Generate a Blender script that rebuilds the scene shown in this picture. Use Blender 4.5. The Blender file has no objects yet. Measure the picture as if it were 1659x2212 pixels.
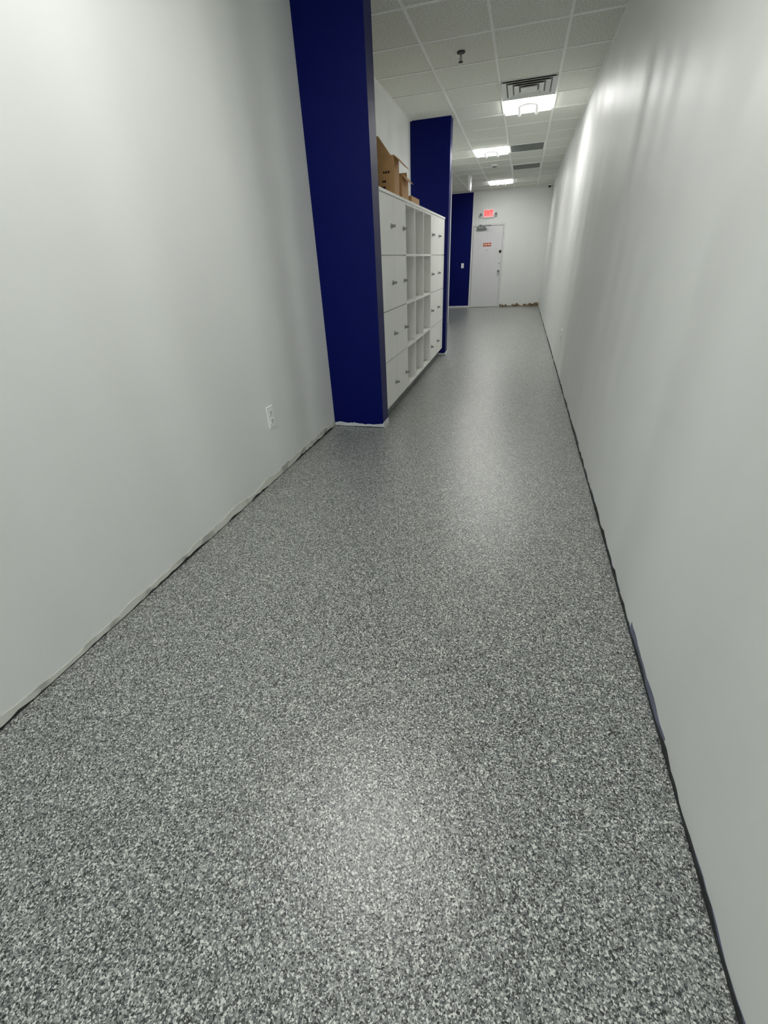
import bpy, bmesh, math, random
from mathutils import Vector, Matrix
random.seed(7)
scene=bpy.context.scene
scene.view_settings.view_transform='Standard'
scene.view_settings.look='None'
scene.view_settings.exposure=0.13
scene.view_settings.gamma=1.08
COL=scene.collection

# ------------------------------------------------------------ materials
def srgb(r,g,b):
    f=lambda c:(c/255/12.92) if c/255<=0.04045 else ((c/255+0.055)/1.055)**2.4
    return (f(r),f(g),f(b),1)
def newmat(name):
    m=bpy.data.materials.new(name);m.use_nodes=True
    nt=m.node_tree;b=nt.nodes['Principled BSDF'];return m,nt,b
def simple(name,col,rough=.5,metal=0,noise=0,nscale=40,bump=0,bscale=300,emit=None,es=0,spec=.5,lo=.3,hi=.7,bands=0):
    m,nt,b=newmat(name)
    b.inputs['Base Color'].default_value=col
    b.inputs['Roughness'].default_value=rough
    b.inputs['Metallic'].default_value=metal
    b.inputs['Specular IOR Level'].default_value=spec
    tc=nt.nodes.new('ShaderNodeTexCoord')
    if noise:
        n=nt.nodes.new('ShaderNodeTexNoise');n.inputs['Scale'].default_value=nscale;n.inputs['Detail'].default_value=4
        nt.links.new(tc.outputs['Object'],n.inputs['Vector'])
        r=nt.nodes.new('ShaderNodeValToRGB')
        a=[max(0,c*(1-noise)) for c in col[:3]]+[1];c2=[min(1,c*(1+noise)) for c in col[:3]]+[1]
        r.color_ramp.elements[0].position=lo;r.color_ramp.elements[1].position=hi
        r.color_ramp.elements[0].color=a;r.color_ramp.elements[1].color=c2
        nt.links.new(n.outputs['Fac'],r.inputs['Fac']);nt.links.new(r.outputs['Color'],b.inputs['Base Color'])
    if bump:
        n=nt.nodes.new('ShaderNodeTexNoise');n.inputs['Scale'].default_value=bscale;n.inputs['Detail'].default_value=3
        nt.links.new(tc.outputs['Object'],n.inputs['Vector'])
        bp=nt.nodes.new('ShaderNodeBump');bp.inputs['Strength'].default_value=bump;bp.inputs['Distance'].default_value=.002
        nt.links.new(n.outputs['Fac'],bp.inputs['Height']);nt.links.new(bp.outputs['Normal'],b.inputs['Normal'])
        if bands:   # slight vertical unevenness of taped drywall joints
            mp=nt.nodes.new('ShaderNodeMapping');mp.inputs['Scale'].default_value=(1.5,1.5,.05)
            nt.links.new(tc.outputs['Object'],mp.inputs['Vector'])
            n2=nt.nodes.new('ShaderNodeTexNoise');n2.inputs['Scale'].default_value=1;n2.inputs['Detail'].default_value=1
            nt.links.new(mp.outputs['Vector'],n2.inputs['Vector'])
            b2=nt.nodes.new('ShaderNodeBump');b2.inputs['Strength'].default_value=1;b2.inputs['Distance'].default_value=bands
            nt.links.new(n2.outputs['Fac'],b2.inputs['Height']);nt.links.new(b2.outputs['Normal'],bp.inputs['Normal'])
    if emit:
        b.inputs['Emission Color'].default_value=emit;b.inputs['Emission Strength'].default_value=es
    return m
M={}
M['wall']=simple('wall_paint',srgb(236,238,235),.43,noise=.012,nscale=3,bump=.2,bscale=160,spec=.55,bands=.1)
M['blue']=simple('navy_paint',srgb(0,10,84),.45,noise=.03,nscale=4,bump=.25,bscale=160,spec=.12)
M['primer']=simple('primer_strip',srgb(215,218,222),.7,noise=.15,nscale=25,bump=.4,bscale=90)
M['gap']=simple('dark_gap',srgb(34,36,36),.8,noise=.5,nscale=30,bump=.5,bscale=60)
M['patchblue']=simple('bare_strip',srgb(108,112,132),.7,noise=.12,nscale=20,bump=.4,bscale=80)
M['tan']=simple('torn_drywall',srgb(198,198,190),.85,noise=.25,nscale=6,bump=.6,bscale=60,lo=.40,hi=.50)
M['debris']=simple('torn_base',srgb(122,106,80),.9,noise=.6,nscale=12,bump=.8,bscale=60)
M['trim']=simple('door_frame_paint',srgb(226,227,225),.4,noise=.02,nscale=5)
M['door']=simple('door_paint',srgb(228,228,230),.4,noise=.02,nscale=5)
M['locker']=simple('white_laminate',srgb(246,246,240),.35,noise=.01,nscale=6)
M['kick']=simple('plinth_grey',srgb(120,124,122),.6,noise=.1,nscale=8)
M['chrome']=simple('brushed_nickel',srgb(150,150,148),.3,metal=1,noise=.05,nscale=60)
M['black']=simple('black_plastic',srgb(22,22,24),.4,noise=.1,nscale=40)
M['plastic']=simple('white_plastic',srgb(250,251,250),.3,noise=.01,nscale=20)
M['darkslot']=simple('slot_dark',srgb(30,30,30),.6,noise=.1,nscale=20)
M['grid']=simple('grid_metal',srgb(246,247,242),.45,noise=.02,nscale=20)
M['vent']=simple('vent_metal',srgb(215,217,215),.3,metal=.35,noise=.04,nscale=20)
M['ventdark']=simple('vent_cavity',srgb(125,127,125),.8,noise=.1,nscale=20)
M['card']=simple('cardboard',srgb(200,154,102),.8,noise=.06,nscale=14,bump=.1,bscale=120)
M['ink']=simple('box_ink',srgb(50,32,22),.8,noise=.1,nscale=60)
M['red']=simple('sign_red',srgb(196,62,30),.5,noise=.06,nscale=40)
M['cream']=simple('sign_cream',srgb(232,214,190),.5,noise=.03,nscale=40)
M['exitface']=simple('exit_face',srgb(255,170,165),.4,noise=.02,nscale=20,emit=srgb(255,120,120),es=.45)
M['exitred']=simple('exit_letters',srgb(210,10,20),.4,noise=.02,nscale=20,emit=srgb(235,12,26),es=.6)
M['lens']=simple('light_lens',srgb(250,252,250),.4,noise=.01,nscale=20,emit=(1.0,.995,.965,1),es=24.0)
M['tube']=simple('lamp_tube',srgb(90,92,90),.4,noise=.01,nscale=20,emit=(.95,.96,.92,1),es=.5)
M['lampglass']=simple('emergency_lamp_glass',srgb(120,125,125),.15,noise=.03,nscale=30)

def tile_mat():
    m,nt,b=newmat('ceiling_tile')
    tc=nt.nodes.new('ShaderNodeTexCoord')
    n=nt.nodes.new('ShaderNodeTexNoise');n.inputs['Scale'].default_value=110;n.inputs['Detail'].default_value=6
    nt.links.new(tc.outputs['Object'],n.inputs['Vector'])
    r=nt.nodes.new('ShaderNodeValToRGB')
    r.color_ramp.elements[0].position=.38;r.color_ramp.elements[0].color=srgb(182,184,174)
    r.color_ramp.elements[1].position=.54;r.color_ramp.elements[1].color=srgb(238,240,230)
    nt.links.new(n.outputs['Fac'],r.inputs['Fac']);nt.links.new(r.outputs['Color'],b.inputs['Base Color'])
    b.inputs['Roughness'].default_value=.9
    bp=nt.nodes.new('ShaderNodeBump');bp.inputs['Strength'].default_value=.3;bp.inputs['Distance'].default_value=.002
    nt.links.new(n.outputs['Fac'],bp.inputs['Height']);nt.links.new(bp.outputs['Normal'],b.inputs['Normal'])
    return m
M['tile']=tile_mat()
def floor_mat():
    m,nt,b=newmat('flake_epoxy')
    L=nt.links.new;N=nt.nodes.new
    tc=N('ShaderNodeTexCoord')
    nz=N('ShaderNodeTexNoise');nz.inputs['Scale'].default_value=150;nz.inputs['Detail'].default_value=2
    L(tc.outputs['Object'],nz.inputs['Vector'])
    mx=N('ShaderNodeVectorMath');mx.operation='MULTIPLY_ADD'
    L(nz.outputs['Color'],mx.inputs[0]);mx.inputs[1].default_value=(.003,.003,.0);L(tc.outputs['Object'],mx.inputs[2])
    def vor(scale):
        v=N('ShaderNodeTexVoronoi');v.inputs['Scale'].default_value=scale;v.inputs['Randomness'].default_value=1
        L(mx.outputs[0],v.inputs['Vector'])
        s=N('ShaderNodeSeparateColor');L(v.outputs['Color'],s.inputs[0]);return v,s
    v1,s1=vor(225);v2,s2=vor(380)
    def ramp(src,stops):
        r=N('ShaderNodeValToRGB');r.color_ramp.interpolation='CONSTANT'
        e=r.color_ramp.elements
        e[0].position=stops[0][0];e[0].color=stops[0][1];e[1].position=stops[1][0];e[1].color=stops[1][1]
        for p,c in stops[2:]:
            k=e.new(p);k.color=c
        L(src,r.inputs['Fac']);return r
    pal=[(0,srgb(24,27,27)),(.15,srgb(60,63,63)),(.30,srgb(106,109,108)),(.52,srgb(138,141,139)),(.70,srgb(174,176,171)),(.86,srgb(224,226,219))]
    r1=ramp(s1.outputs[0],pal);r2=ramp(s2.outputs[1],pal)
    gt=N('ShaderNodeMath');gt.operation='GREATER_THAN';gt.inputs[1].default_value=.55;L(s1.outputs[2],gt.inputs[0])
    mix=N('ShaderNodeMix');mix.data_type='RGBA'
    L(gt.outputs[0],mix.inputs[0]);L(r1.outputs[0],mix.inputs[6]);L(r2.outputs[0],mix.inputs[7])
    L(mix.outputs[2],b.inputs['Base Color'])
    bp=N('ShaderNodeBump');bp.inputs['Strength'].default_value=.6;bp.inputs['Distance'].default_value=.002
    n2=N('ShaderNodeTexNoise');n2.inputs['Scale'].default_value=150;n2.inputs['Detail'].default_value=2
    L(tc.outputs['Object'],n2.inputs['Vector']);L(n2.outputs['Fac'],bp.inputs['Height'])
    L(bp.outputs['Normal'],b.inputs['Normal'])
    b.inputs['Roughness'].default_value=.42
    b.inputs['Specular IOR Level'].default_value=.4
    b.inputs['Coat Weight'].default_value=.8
    b.inputs['Coat Roughness'].default_value=.23
    b.inputs['Coat IOR'].default_value=1.5
    L(bp.outputs['Normal'],b.inputs['Coat Normal'])
    return m
M['floor']=floor_mat()

# ------------------------------------------------------------ geometry helpers
def addbox(bm,x0,x1,y0,y1,z0,z1,mi=0):
    vs=[bm.verts.new(p) for p in [(x0,y0,z0),(x1,y0,z0),(x1,y1,z0),(x0,y1,z0),(x0,y0,z1),(x1,y0,z1),(x1,y1,z1),(x0,y1,z1)]]
    for f in [(0,3,2,1),(4,5,6,7),(0,1,5,4),(1,2,6,5),(2,3,7,6),(3,0,4,7)]:
        fc=bm.faces.new([vs[i] for i in f]);fc.material_index=mi
def addcyl(bm,c,r,l,axis='Z',r2=None,seg=24,mi=0):
    mat={'Z':Matrix.Identity(4),'X':Matrix.Rotation(math.pi/2,4,'Y'),'Y':Matrix.Rotation(-math.pi/2,4,'X')}[axis]
    g=bmesh.ops.create_cone(bm,cap_ends=True,segments=seg,radius1=r,radius2=r if r2 is None else r2,depth=l,matrix=Matrix.Translation(c)@mat)
    for v in g['verts']:
        for f in v.link_faces:f.material_index=mi
def addsph(bm,c,r,scale=(1,1,1),mi=0):
    g=bmesh.ops.create_uvsphere(bm,u_segments=20,v_segments=12,radius=r,matrix=Matrix.Translation(c)@Matrix.Diagonal((*scale,1)))
    for v in g['verts']:
        for f in v.link_faces:f.material_index=mi;f.smooth=True
def finish(bm,name,mats,parent=None,bevel=0,kind=None,label=None,category=None,group=None,origin=None):
    xs=[v.co for v in bm.verts]
    mn=Vector([min(v[i] for v in xs) for i in range(3)]);mxx=Vector([max(v[i] for v in xs) for i in range(3)])
    o=Vector(origin) if origin else Vector(((mn.x+mxx.x)/2,(mn.y+mxx.y)/2,mn.z))
    for v in bm.verts:v.co-=o
    if bevel:
        bmesh.ops.bevel(bm,geom=[e for e in bm.edges if len(e.link_faces)==2 and e.calc_face_angle(0)>.6],offset=bevel,segments=2,affect='EDGES',clamp_overlap=True)
    bmesh.ops.recalc_face_normals(bm,faces=bm.faces)
    me=bpy.data.meshes.new(name);bm.to_mesh(me);bm.free()
    for m in mats:me.materials.append(M[m])
    ob=bpy.data.objects.new(name,me);COL.objects.link(ob)
    tag(ob,parent,o,kind,label,category,group)
    return ob
def worldloc(ob):
    v=ob.location.copy()
    if ob.parent:v+=worldloc(ob.parent)
    return v
def tag(ob,parent,o,kind=None,label=None,category=None,group=None):
    if parent:
        ob.parent=parent;ob.location=Vector(o)-worldloc(parent)
    else:ob.location=o
    if kind:ob['kind']=kind
    if label:ob['label']=label
    if category:ob['category']=category
    if group:ob['group']=group
def empty(name,loc,**k):
    ob=bpy.data.objects.new(name,None);ob.empty_display_size=.05;COL.objects.link(ob);tag(ob,None,Vector(loc),**k);return ob
def box(name,b,mat,**k):
    bm=bmesh.new();addbox(bm,*b);return finish(bm,name,[mat],**k)

# ------------------------------------------------------------ dimensions
H=3.015; XR=.596; XL=-1.655; YB=15.38; YN=-3.2
YO=11.6; XS=-3.6
# ------------------------------------------------------------ shell
S='structure'
box('floor',(XS-.1,XR+.1,YN-.1,YB+.1,-.1,0),'floor',kind=S,label='grey speckled flake epoxy floor with glossy coat',origin=(0,0,0))
box('wall_right',(XR,XR+.1,YN-.1,YB+.1,0,H+.06),'wall',kind=S,label='long satin off-white painted corridor wall')
box('wall_left',(XL-.1,XL,YN-.1,YO,0,H+.06),'wall',kind=S,label='long satin off-white painted corridor wall')
box('wall_side_room_near',(XS,XL-.1,YO-.1,YO,0,H+.06),'wall',kind=S,label='white wall of the adjoining side space')
box('wall_side_room_left',(XS-.1,XS,YO-.1,YB+.1,0,H+.06),'wall',kind=S,label='white wall of the adjoining side space')
DX0,DX1,DZ=-1.564,-.589,2.226
bm=bmesh.new();addbox(bm,DX0,DX1,YB,YB+.1,DZ,H+.06);addbox(bm,DX1,XR,YB,YB+.1,0,H+.06)
finish(bm,'wall_back',['wall'],kind=S,label='white end wall around the exit door')
box('wall_back_blue',(XS,DX0,YB,YB+.1,0,H+.06),'blue',kind=S,label='navy blue painted end wall beside the door')
# piers
def pier(name,x1,y0,y1,label):
    return box(name,(XL,x1,y0,y1,0,H),'blue',kind=S,label=label)
pier('wall_pier',-1.149,3.816,3.997,'navy blue painted wall pier beside white lockers')
pier('wall_pier.001',-1.10,7.43,7.62,'navy blue painted wall pier at the end of the lockers')

# ceiling: tiles + T-bar grid in one object
gx=[.176-.61*k for k in range(0,7)]
gy=[7.08+.645*k for k in range(-16,13)]
bm=bmesh.new()
addbox(bm,XS-.1,XR+.1,YN-.1,YB+.1,H,H+.08,0)
for x in gx:
    if x<XL:addbox(bm,x-.012,x+.012,YO,YB,H-.006,H,1)
    else:addbox(bm,x-.012,x+.012,YN,YB,H-.006,H,1)
for y in gy:
    addbox(bm,(XL if y<YO else XS),XR,y-.012,y+.012,H-.0055,H,1)
addbox(bm,XR-.022,XR,YN,YB,H-.007,H,1)
addbox(bm,XL,XL+.022,YN,YO,H-.007,H,1)
addbox(bm,XS,XR,YB-.022,YB,H-.007,H,1)
finish(bm,'ceiling',['tile','grid'],kind=S,label='suspended ceiling of speckled acoustic tiles in a white grid',origin=(0,0,H))

# ragged bottom strips
def ragged(name,axis,pos,side,a,b,hfun,mat,label,th=.004,step=.03):
    bm=bmesh.new();n=max(2,int((b-a)/step));prev=None
    for i in range(n+1):
        t=a+(b-a)*i/n;hh=max(.002,hfun(t))
        def P(d,z):return (pos+side*d,t,z) if axis=='x' else (t,pos+side*d,z)
        cur=[bm.verts.new(P(-.001,0)),bm.verts.new(P(th,0)),bm.verts.new(P(th,hh)),bm.verts.new(P(-.001,hh))]
        if prev:
            for k in range(4):
                bm.faces.new([prev[k],prev[(k+1)%4],cur[(k+1)%4],cur[k]])
        else:bm.faces.new(cur)
        prev=cur
    bm.faces.new(prev[::-1])
    return finish(bm,name,[mat],kind=S,label=label)
def rnd(base,amp,keep=.75):
    st={'v':0}
    def f(t):
        st['v']=st['v']*keep+random.uniform(-amp,amp)*(1-keep)*2
        return base+st['v']
    return f
ragged('trim_1','x',XL,1,YN,3.81,rnd(.046,.022,.85),'tan','bare wall strip where the baseboard was removed',th=.003)
ragged('trim_2','x',XL,1,YN,3.81,rnd(.008,.009,.6),'gap','dark ragged gap along the wall base',th=.006)
ragged('trim_3','x',XR,-1,YN,YB,rnd(.012,.013,.7),'gap','dark ragged gap along the wall base',th=.006)
for i,(a,b,hh) in enumerate([(1.0,1.52,.034),(1.75,2.28,.018),(2.5,3.15,.016),(.2,.7,.014),(3.6,4.6,.02),(5.4,6.6,.02),(7.6,9.2,.022)]):
    ragged('trim_%d'%(4+i),'x',XR,-1,a,b,rnd(hh,.012),'patchblue','grey-blue unpainted strip at the wall base',th=.001)
ragged('trim_11','y',YB,-1,DX1,XR-.01,rnd(.056,.045,.6),'debris','torn drywall edge and debris along the end wall base',th=.05,step=.02)
ragged('trim_12','y',YB,-1,XS,DX0-.0,rnd(.05,.004),'primer','white unpainted strip at the blue wall base',th=.006)
def pierstrip(n,x1,y0,y1):
    ragged('trim_%d'%n,'y',y0,-1,XL+.006,x1+.004,rnd(.036,.010,.6),'primer','white unpainted strip under the blue pier',th=.006,step=.02)
    ragged('trim_%d'%(n+1),'x',x1,1,y0-.004,y1,rnd(.045,.006),'primer','white unpainted strip under the blue pier',th=.006,step=.02)
    ragged('trim_%d'%(n+2),'y',y0-.006,-1,XL+.006,x1+.006,rnd(.006,.003),'gap','dark gap under the blue pier',th=.003,step=.02)
pierstrip(13,-1.149,3.816,3.997)
pierstrip(16,-1.10,7.43,7.62)
ragged('trim_19','x',XL,1,7.63,YO,rnd(.03,.008),'tan','bare wall strip where the baseboard was removed',th=.002)

# ------------------------------------------------------------ door
bm=bmesh.new()
fw=.05
addbox(bm,DX0,DX0+fw,YB-.018,YB+.1,0,DZ);addbox(bm,DX1-fw,DX1,YB-.018,YB+.1,0,DZ)
addbox(bm,DX0+fw,DX1-fw,YB-.018,YB+.1,DZ-fw,DZ)
addbox(bm,DX0+fw,DX1-fw,YB+.07,YB+.1,0,DZ-fw)
finish(bm,'trim_20',['trim'],kind=S,label='white painted steel door frame',bevel=.002)
dx0,dx1=DX0+fw+.008,DX1-fw-.008
door=box('door_1',(dx0,dx1,YB-.002,YB+.04,.008,DZ-fw-.009),'door',kind=S,label='pale grey-white flat steel exit door',bevel=.002)
yf=YB-.002
bm=bmesh.new();addcyl(bm,(-.70,yf-.005,.99),.036,.01,'Y');addcyl(bm,(-.70,yf-.025,.99),.012,.04,'Y');addsph(bm,(-.70,yf-.055,.99),.033,(1,.75,1))
finish(bm,'door_knob',['chrome'],parent=door,label='satin metal round door knob')
bm=bmesh.new();addcyl(bm,(-.69,yf-.008,1.51),.038,.016,'Y');addbox(bm,-.694,-.686,yf-.032,yf-.014,1.495,1.525)
finish(bm,'deadbolt',['black'],parent=door,label='black round deadbolt')
bm=bmesh.new();addcyl(bm,(-.69,yf-.004,1.20),.014,.008,'Y');addbox(bm,-.72,-.675,yf-.003,yf,1.19,1.2)
finish(bm,'latch_guard',['chrome'],parent=door)
bm=bmesh.new();addcyl(bm,(-1.085,yf-.003,1.56),.012,.006,'Y');finish(bm,'peephole',['chrome'],parent=door)
bm=bmesh.new()
addbox(bm,-1.42,-1.14,yf-.055,yf,2.075,2.135);addcyl(bm,(-1.2,yf-.03,2.15),.016,.03)
addcyl(bm,(-1.385,yf-.03,2.15),.02,.02)
finish(bm,'door_closer',['kick'],parent=door,bevel=.006,label='grey metal overhead door closer')
bm=bmesh.new()
def bar(bm,a,b,w,t):
    a=Vector(a);b=Vector(b);d=(b-a);L=d.length;q=d.to_track_quat('X','Z').to_matrix().to_4x4()
    M4=Matrix.Translation((a+b)/2)@q
    g=bmesh.ops.create_cube(bm,size=1,matrix=M4@Matrix.Diagonal((L,w,t,1)))
bar(bm,(-1.2,yf-.03,2.168),(-1.0,yf-.2,2.168),.024,.01);bar(bm,(-1.0,yf-.2,2.176),(-1.32,yf-.02,2.19),.024,.01)
addbox(bm,-1.36,-1.28,yf-.03,yf-.015,2.18,2.21)
finish(bm,'closer_arm',['kick'],parent=door)
for z in (.25,1.1,1.95):
    bm=bmesh.new();addcyl(bm,(dx0-.004,YB-.026,z),.008,.1);finish(bm,'hinge',['vent'],parent=door)
# door sign
sg=empty('door_sign',(-1.085,yf,1.65),label='small red-orange notice plate on the exit door',category='sign')
box('sign_plate',(-1.205,-.965,yf-.004,yf,1.655,1.745),'red',parent=sg,bevel=.001)
bm=bmesh.new();addbox(bm,-1.185,-.985,yf-.0055,yf-.004,1.683,1.688)
x=-1.185
for w,g in [(.03,.008),(.022,.008),(.03,.02),(.026,.008),(.026,.008),(.02,.008)]:
    addbox(bm,x,x+w,yf-.0055,yf-.004,1.688,1.722);x+=w+g
bmesh.ops.remove_doubles(bm,verts=bm.verts,dist=.0001)
finish(bm,'sign_lettering',['cream'],parent=sg)

# exit sign
ex=empty('exit_sign',(-1.10,YB,2.36),label='lit emergency exit sign, red letters, two lamp heads',category='exit sign')
box('housing',(-1.255,-.945,YB-.05,YB,2.37,2.58),'plastic',parent=ex,bevel=.008)
box('face_panel',(-1.235,-.965,YB-.054,YB-.05,2.39,2.56),'exitface',parent=ex,bevel=.002)
def text(name,s,size,loc,rot,mat,parent,sx=1,ext=.002):
    cu=bpy.data.curves.new(name,'FONT');cu.body=s;cu.size=size;cu.extrude=ext;cu.align_x='CENTER';cu.align_y='CENTER';cu.offset=size*.012
    tmp=bpy.data.objects.new(name+'_t',cu);COL.objects.link(tmp)
    dg=bpy.context.evaluated_depsgraph_get();me=bpy.data.meshes.new_from_object(tmp.evaluated_get(dg))
    bpy.data.objects.remove(tmp)
    for v in me.vertices:v.co.x*=sx
    me.transform(Matrix.Rotation(rot[2],4,'Z')@Matrix.Rotation(rot[0],4,'X'))
    me.materials.clear();me.materials.append(M[mat])
    ob=bpy.data.objects.new(name,me);COL.objects.link(ob);tag(ob,parent,Vector(loc));return ob
text('lettering','EXIT',.16,(-1.10,YB-.056,2.475),(math.pi/2,0,0),'exitred',ex,sx=.68)
for sx in (-1,1):
    bm=bmesh.new();cx=-1.10+sx*.215
    addcyl(bm,(cx,YB-.06,2.45),.045,.05,'Y',r2=.032);addcyl(bm,(cx-sx*.04,YB-.03,2.45),.012,.08,'X')
    finish(bm,'lamp_head',['plastic'],parent=ex)
    bm=bmesh.new();addcyl(bm,(cx,YB-.088,2.45),.036,.006,'Y');finish(bm,'lamp_glass',['lampglass'],parent=ex)

# hanging sign seen edge-on
hs=empty('ceiling_sign',(-1.36,12.4,H),label='thin white sign hanging edge-on from the ceiling grid',category='sign')
box('canopy',(-1.40,-1.32,12.32,12.48,H-.03,H-.006),'plastic',parent=hs,bevel=.004)
box('panel',(-1.385,-1.335,12.25,12.55,H-.29,H-.03),'plastic',parent=hs,bevel=.006)

# light switch
def switch(name,cx,z):
    e=empty(name,(cx,YB,z-.06),label='white light switch on the navy blue wall',category='light switch')
    box('plate',(cx-.04,cx+.04,YB-.006,YB,z-.065,z+.065),'plastic',parent=e,bevel=.003)
    box('rocker',(cx-.016,cx+.016,YB-.011,YB-.006,z-.033,z+.033),'plastic',parent=e,bevel=.002)
switch('light_switch',-1.80,1.18)

# outlets
def outlet(x,side,cy,cz,w,hh,label):
    e=empty('wall_outlet',(x,cy,cz-hh/2),label=label,category='outlet')
    def bx(a,b,*r):
        return (min(x+side*a,x+side*b),max(x+side*a,x+side*b),*r)
    box('plate',bx(0,.009,cy-w/2,cy+w/2,cz-hh/2,cz+hh/2),'plastic',parent=e,bevel=.003)
    for dz in (-hh*.2,hh*.2):
        bm=bmesh.new();addbox(bm,*bx(.009,.012,cy-w*.24,cy+w*.24,cz+dz-hh*.12,cz+dz+hh*.12))
        rc=finish(bm,'receptacle',['plastic'],parent=e,bevel=.003)
        for dy in (-w*.1,w*.1):
            box('slot',bx(.012,.0125,cy+dy-.0022,cy+dy+.0022,cz+dz-.004,cz+dz+.012),'darkslot',parent=rc)
        bm=bmesh.new();addcyl(bm,(x+side*.012,cy,cz+dz-.011),.0035,.001,'X')
        finish(bm,'slot',['darkslot'],parent=rc)
outlet(XL,1,2.655,.465,.08,.15,'white duplex outlet low on the off-white wall')
outlet(XR,-1,6.49,.45,.08,.13,'white duplex outlet on the off-white wall opposite the lockers')
# thermostat
th=empty('thermostat',(XR,12.1,1.6),label='small white thermostat on the off-white wall',category='thermostat')
box('body',(XR-.025,XR+.002,12.04,12.16,1.60,1.72),'plastic',parent=th,bevel=.006)
box('display',(XR-.0265,XR-.025,12.065,12.135,1.66,1.70),'kick',parent=th)
# corner camera
cm=empty('security_camera',(.50,15.2,H),label='small black dome camera at the ceiling corner',category='security camera')
bm=bmesh.new();addcyl(bm,(.50,15.2,H-.015),.05,.03);finish(bm,'base',['plastic'],parent=cm)
bm=bmesh.new();addsph(bm,(.50,15.2,H-.035),.042);finish(bm,'dome',['black'],parent=cm)

# ------------------------------------------------------------ lockers
XF=-1.152; XBk=XL+.005; Z0,Z1=.118,1.887
rows=[Z0,.562,1.003,1.445,Z1]
G='white laminate locker units standing in a row'
def handle(parent,y,z):
    bm=bmesh.new()
    addcyl(bm,(XF+.003,y,z),.020,.006,'X')
    addcyl(bm,(XF+.014,y,z),.012,.022,'X')
    addbox(bm,XF+.022,XF+.034,y-.010,y+.022,z-.010,z+.010)
    h=finish(bm,'handle',['chrome'],parent=parent,bevel=.001,label='small nickel lock handle')
    bm=bmesh.new();addbox(bm,XF+.034,XF+.036,y,y+.016,z-.006,z+.006)
    finish(bm,'lock',['black'],parent=h)
def lockers(y0,ym,y1,hside,label):
    e=empty('locker_unit',((XF+XBk)/2,(y0+y1)/2,0),label=label,category='locker',group=G)
    bm=bmesh.new();addbox(bm,XBk,XF-.024,y0,y1,Z0,Z1);finish(bm,'body',['locker'],parent=e,bevel=.001)
    box('plinth',(XBk,XF-.06,y0,y1,0,Z0),'kick',parent=e,label='recessed grey plinth')
    for (a,b) in ((y0,ym),(ym,y1)):
        for i in range(4):
            d=box('door',(XF-.019,XF,a+.002,b-.002,rows[i]+.0035,rows[i+1]-.0035),'locker',parent=e,bevel=.001)
            zc=(rows[i]+rows[i+1])/2
            if i==0:zc-=.03
            y=(b-.085) if hside>0 else (a+.075)
            handle(d,y,zc)
lockers(4.0,4.45,4.905,1,'white locker unit with eight doors beside the blue pier')
lockers(6.335,6.85,7.42,-1,'white locker unit with eight doors next to the open cubbies')
y0,y1=4.908,6.332
e=empty('cubby_unit',((XF+XBk)/2,(y0+y1)/2,0),label='white open cubby shelf unit between two locker units',category='shelf')
t=.022
bm=bmesh.new()
addbox(bm,XBk,XBk+.01,y0,y1,Z0,Z1);addbox(bm,XBk+.01,XF,y0,y0+t,Z0,Z1);addbox(bm,XBk+.01,XF,y1-t,y1,Z0,Z1)
addbox(bm,XBk+.01,XF,y0+t,y1-t,Z0,Z0+t);addbox(bm,XBk+.01,XF,y0+t,y1-t,Z1-t,Z1)
finish(bm,'body',['locker'],parent=e)
box('plinth',(XBk,XF-.06,y0,y1,0,Z0),'kick',parent=e,label='recessed grey plinth')
dv=[y0,5.37,5.845,y1]
for y in dv[1:3]:
    box('divider',(XBk+.01,XF-.001,y-t/2,y+t/2,Z0+t,Z1-t),'locker',parent=e)
ed=[y0+t,5.37-t/2,5.37+t/2,5.845-t/2,5.845+t/2,y1-t]
for z in rows[1:4]:
    for k in range(3):
        box('shelf',(XBk+.01,XF-.001,ed[2*k],ed[2*k+1],z-t/2,z+t/2),'locker',parent=e)
box('locker_top_panel',(XBk,XF+.006,3.999,7.425,Z1,Z1+.022),'locker',label='long white laminate top panel across the lockers and cubbies',category='worktop',bevel=.0015)
ZT=Z1+.022

# ------------------------------------------------------------ cardboard boxes
def quad(bm,pts,th,mi=0):
    p=[Vector(q) for q in pts];n=(p[1]-p[0]).cross(p[3]-p[0]).normalized()*th
    a=[bm.verts.new(q) for q in p];b=[bm.verts.new(q+n) for q in p]
    for f in [a[::-1],b]+[[a[i],a[(i+1)%len(a)],b[(i+1)%len(a)],b[i]] for i in range(len(a))]:
        fc=bm.faces.new(f);fc.material_index=mi
def cardbox(x0,x1,y0,y1,h,label,flaps):
    e=empty('cardboard_box',((x0+x1)/2,(y0+y1)/2,ZT),label=label,category='box')
    t=.005;bm=bmesh.new()
    addbox(bm,x0,x1,y0,y1,ZT,ZT+t);addbox(bm,x0,x0+t,y0,y1,ZT+t,ZT+h);addbox(bm,x1-t,x1,y0,y1,ZT+t,ZT+h)
    addbox(bm,x0+t,x1-t,y0,y0+t,ZT+t,ZT+h);addbox(bm,x0+t,x1-t,y1-t,y1,ZT+t,ZT+h)
    finish(bm,'body',['card'],parent=e)
    for pts in flaps:
        bm=bmesh.new();quad(bm,pts,.004);finish(bm,'flap',['card'],parent=e)
    return e
h=.285;z=ZT+h
bA=cardbox(-1.60,-1.172,4.60,4.78,h,'tall open cardboard box with raised flaps on top of the lockers',[
  [(-1.60,4.60,z),(-1.20,4.60,z),(-1.30,4.57,z+.13),(-1.60,4.57,z+.13)],
  [(-1.172,4.60,z),(-1.172,4.78,z),(-1.085,4.80,z-.08),(-1.085,4.62,z-.08)]])
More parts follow.
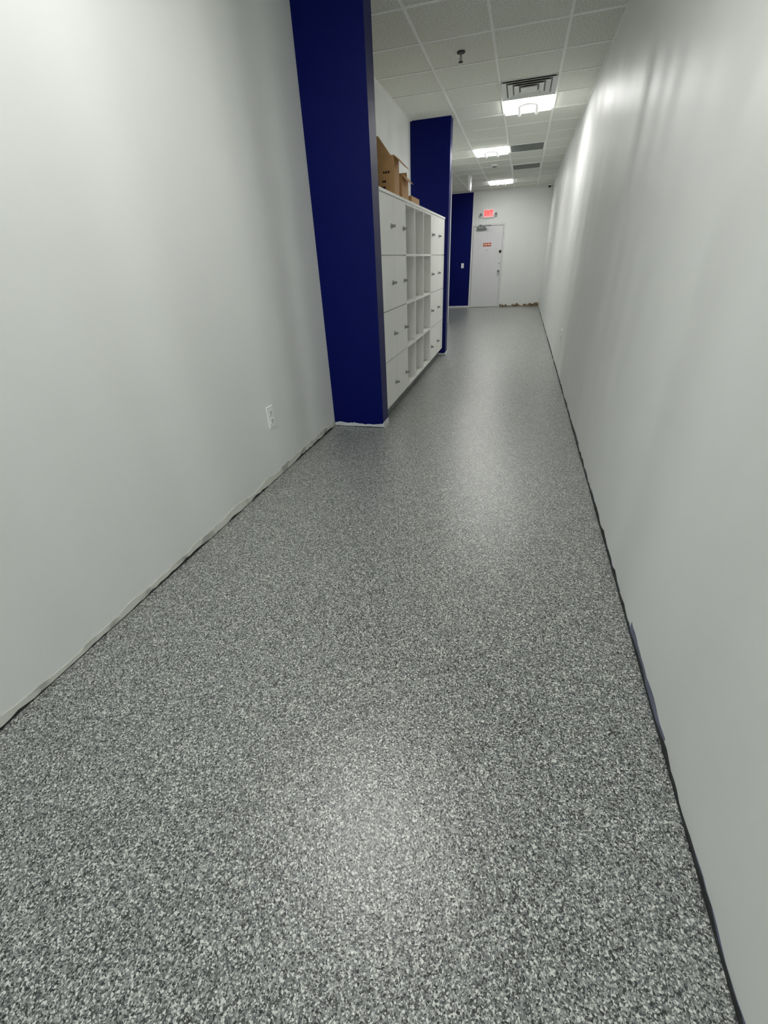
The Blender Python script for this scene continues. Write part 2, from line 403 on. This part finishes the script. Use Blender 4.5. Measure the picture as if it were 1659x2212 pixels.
def pline(z0,z1,xs):
    bm=bmesh.new();addbox(bm,xs[0][0],xs[-1][1],4.5990,4.60,ZT+z0-.003,ZT+z0)
    for a,b in xs:addbox(bm,a,b,4.5990,4.60,ZT+z0,ZT+z1)
    bmesh.ops.remove_doubles(bm,verts=bm.verts,dist=.0001)
    finish(bm,'printed_line',['ink'],parent=bA)
pline(.165,.178,[(-1.275,-1.262),(-1.255,-1.238),(-1.232,-1.215)])
pline(.10,.115,[(-1.285,-1.272),(-1.266,-1.25)])
box('printed_mark',(-1.295,-1.255,4.599,4.60,ZT+.025,ZT+.07),'ink',parent=bA)
h=.19;z=ZT+h
cardbox(-1.55,-1.180,4.92,5.19,h,'open cardboard box behind the taller box on the lockers',[
  [(-1.180,4.92,z),(-1.180,5.19,z),(-1.13,5.19,z-.05),(-1.13,4.92,z-.05)],
  [(-1.55,5.19,z),(-1.19,5.19,z),(-1.20,5.22,z+.05),(-1.53,5.22,z+.05)]])
cardbox(-1.42,-1.178,5.32,5.72,.06,'small flat cardboard carton on top of the cubbies',[
  [(-1.42,5.32,ZT+.06),(-1.178,5.32,ZT+.06),(-1.178,5.72,ZT+.06),(-1.42,5.72,ZT+.06)]])

# ------------------------------------------------------------ ceiling fixtures
def cell(ix,iy):
    return (.176-.61*ix-.61,.176-.61*ix,7.08+.645*iy,7.08+.645*(iy+1))
def troffer(ix,iy):
    x0,x1,y0,y1=cell(ix,iy);g=.012
    x0+=g;x1-=g;y0+=g;y1-=g
    e=empty('ceiling_light',((x0+x1)/2,(y0+y1)/2,H),label='square recessed ceiling light with glowing lens and curved tube',category='ceiling light',group='square troffer lights in the ceiling grid')
    w=.014;bm=bmesh.new()
    addbox(bm,x0,x0+w,y0,y1,H-.010,H);addbox(bm,x1-w,x1,y0,y1,H-.010,H)
    addbox(bm,x0+w,x1-w,y0,y0+w,H-.010,H);addbox(bm,x0+w,x1-w,y1-w,y1,H-.010,H)
    finish(bm,'frame',['grid'],parent=e)
    box('lens',(x0+w,x1-w,y0+w,y1-w,H-.022,H-.001),'lens',parent=e)
    cu=bpy.data.curves.new('tube','CURVE');cu.dimensions='3D';cu.bevel_depth=.019;cu.bevel_resolution=3
    sp=cu.splines.new('POLY');pts=[]
    cx=(x0+x1)/2;r=.105
    pts.append((cx-r,y1-.05,H-.042));
    for k in range(13):
        a=math.pi+math.pi*k/12
        pts.append((cx+r*math.cos(a),y0+.18+r*math.sin(a),H-.042))
    pts.append((cx+r,y1-.05,H-.042))
    sp.points.add(len(pts)-1)
    for p,q in zip(sp.points,pts):p.co=(*q,1)
    tmp=bpy.data.objects.new('tmp',cu);COL.objects.link(tmp)
    dg=bpy.context.evaluated_depsgraph_get();me=bpy.data.meshes.new_from_object(tmp.evaluated_get(dg));bpy.data.objects.remove(tmp)
    bm=bmesh.new();bm.from_mesh(me)
    finish(bm,'tube',['tube'],parent=e)
troffer(0,0);troffer(1,4);troffer(1,10);troffer(1,-9);troffer(0,-15)  # last troffer is unseen, added behind the camera to even out the light

def diffuser(ix,iy):
    x0,x1,y0,y1=cell(ix,iy);g=.012;x0+=g;x1-=g;y0+=g;y1-=g
    e=empty('air_vent',((x0+x1)/2,(y0+y1)/2,H),label='square four-way metal air diffuser with stepped louvres',category='air vent')
    cx,cy=(x0+x1)/2,(y0+y1)/2;hw,hl=(x1-x0)/2,(y1-y0)/2
    box('cavity',(x0+.02,x1-.02,y0+.02,y1-.02,H-.004,H-.001),'ventdark',parent=e)
    for k,s in enumerate((1.0,.77,.54)):
        bm=bmesh.new();o=s;i=s-.17
        zo,zi=H-.020,H-.008
        ov=[(cx+a*hw*o,cy+b*hl*o,zo) for a,b in ((-1,-1),(1,-1),(1,1),(-1,1))]
        iv=[(cx+a*hw*i,cy+b*hl*i,zi) for a,b in ((-1,-1),(1,-1),(1,1),(-1,1))]
        O=[bm.verts.new(p) for p in ov];I=[bm.verts.new(p) for p in iv]
        O2=[bm.verts.new((p[0],p[1],p[2]+.003)) for p in ov];I2=[bm.verts.new((p[0],p[1],p[2]+.003)) for p in iv]
        for q in range(4):
            r=(q+1)%4
            bm.faces.new([O[q],O[r],I[r],I[q]]);bm.faces.new([O2[q],I2[q],I2[r],O2[r]])
            bm.faces.new([O[q],O2[q],O2[r],O[r]]);bm.faces.new([I[q],I[r],I2[r],I2[q]])
        finish(bm,'louvre',['vent'],parent=e)
    box('core',(cx-hw*.30,cx+hw*.30,cy-hl*.30,cy+hl*.30,H-.024,H-.016),'vent',parent=e,bevel=.003)
diffuser(0,-1)
def grille(ix,iy):
    x0,x1,y0,y1=cell(ix,iy);g=.012;x0+=g;x1-=g;y0+=g;y1-=g
    e=empty('return_grille',((x0+x1)/2,(y0+y1)/2,H),label='square grey louvred return air grille in the ceiling',category='air vent',group='return air grilles')
    bm=bmesh.new();w=.02
    addbox(bm,x0,x0+w,y0,y1,H-.010,H);addbox(bm,x1-w,x1,y0,y1,H-.010,H)
    addbox(bm,x0+w,x1-w,y0,y0+w,H-.010,H);addbox(bm,x0+w,x1-w,y1-w,y1,H-.010,H)
    finish(bm,'frame',['grid'],parent=e)
    box('cavity',(x0+w,x1-w,y0+w,y1-w,H-.003,H-.001),'ventdark',parent=e)
    y=y0+w+.008
    bm=bmesh.new()
    addbox(bm,(x0+x1)/2-.004,(x0+x1)/2+.004,y0+w,y1-w,H-.006,H-.003)
    while y<y1-w-.012:
        addbox(bm,x0+w,x1-w,y,y+.010,H-.009,H-.004);y+=.021
    finish(bm,'louvres',['kick'],parent=e)
grille(0,4);grille(0,7)
# sprinkler
sx,sy=-.735,5.47
e=empty('sprinkler_head',(sx,sy,H),label='pendent fire sprinkler head with dark rosette under a ceiling tile',category='sprinkler')
bm=bmesh.new();addcyl(bm,(sx,sy,H-.005),.036,.010,r2=.038);finish(bm,'rosette',['black'],parent=e)
bm=bmesh.new();addcyl(bm,(sx,sy,H-.025),.009,.03)
for a in (-1,1):
    bar(bm,(sx+a*.006,sy,H-.035),(sx+a*.014,sy,H-.05),.005,.005);bar(bm,(sx+a*.014,sy,H-.05),(sx,sy,H-.066),.005,.005)
addcyl(bm,(sx,sy,H-.05),.004,.034)
finish(bm,'frame_arms',['chrome'],parent=e)
bm=bmesh.new();addcyl(bm,(sx,sy,H-.069),.022,.004,seg=16);finish(bm,'deflector',['black'],parent=e)
# smoke detector
e=empty('smoke_detector',(-.76,11.38,H),label='round off-white smoke detector on a ceiling tile',category='smoke detector')
bm=bmesh.new();addcyl(bm,(-.76,11.38,H-.012),.06,.024,r2=.065);finish(bm,'base',['plastic'],parent=e)
bm=bmesh.new();addcyl(bm,(-.76,11.38,H-.034),.035,.02,r2=.05);finish(bm,'sensor_cap',['kick'],parent=e)

# ------------------------------------------------------------ world + camera
w=bpy.data.worlds.new('world');scene.world=w;w.use_nodes=True
w.node_tree.nodes['Background'].inputs[0].default_value=(.82,.92,1,1);w.node_tree.nodes['Background'].inputs[1].default_value=.8
R=Matrix(((0.96139,-0.10032,0.25626),(0.27136,0.50066,-0.82201),(-0.04583,0.85981,0.50855)))
cam=bpy.data.cameras.new('camera');co=bpy.data.objects.new('camera',cam);COL.objects.link(co)
cam.sensor_fit='VERTICAL';cam.sensor_height=24;cam.lens=913.4/2212*24;cam.clip_start=.02;cam.clip_end=100
co.matrix_world=Matrix.Translation((0,0,1.396))@R.to_4x4()
scene.camera=co
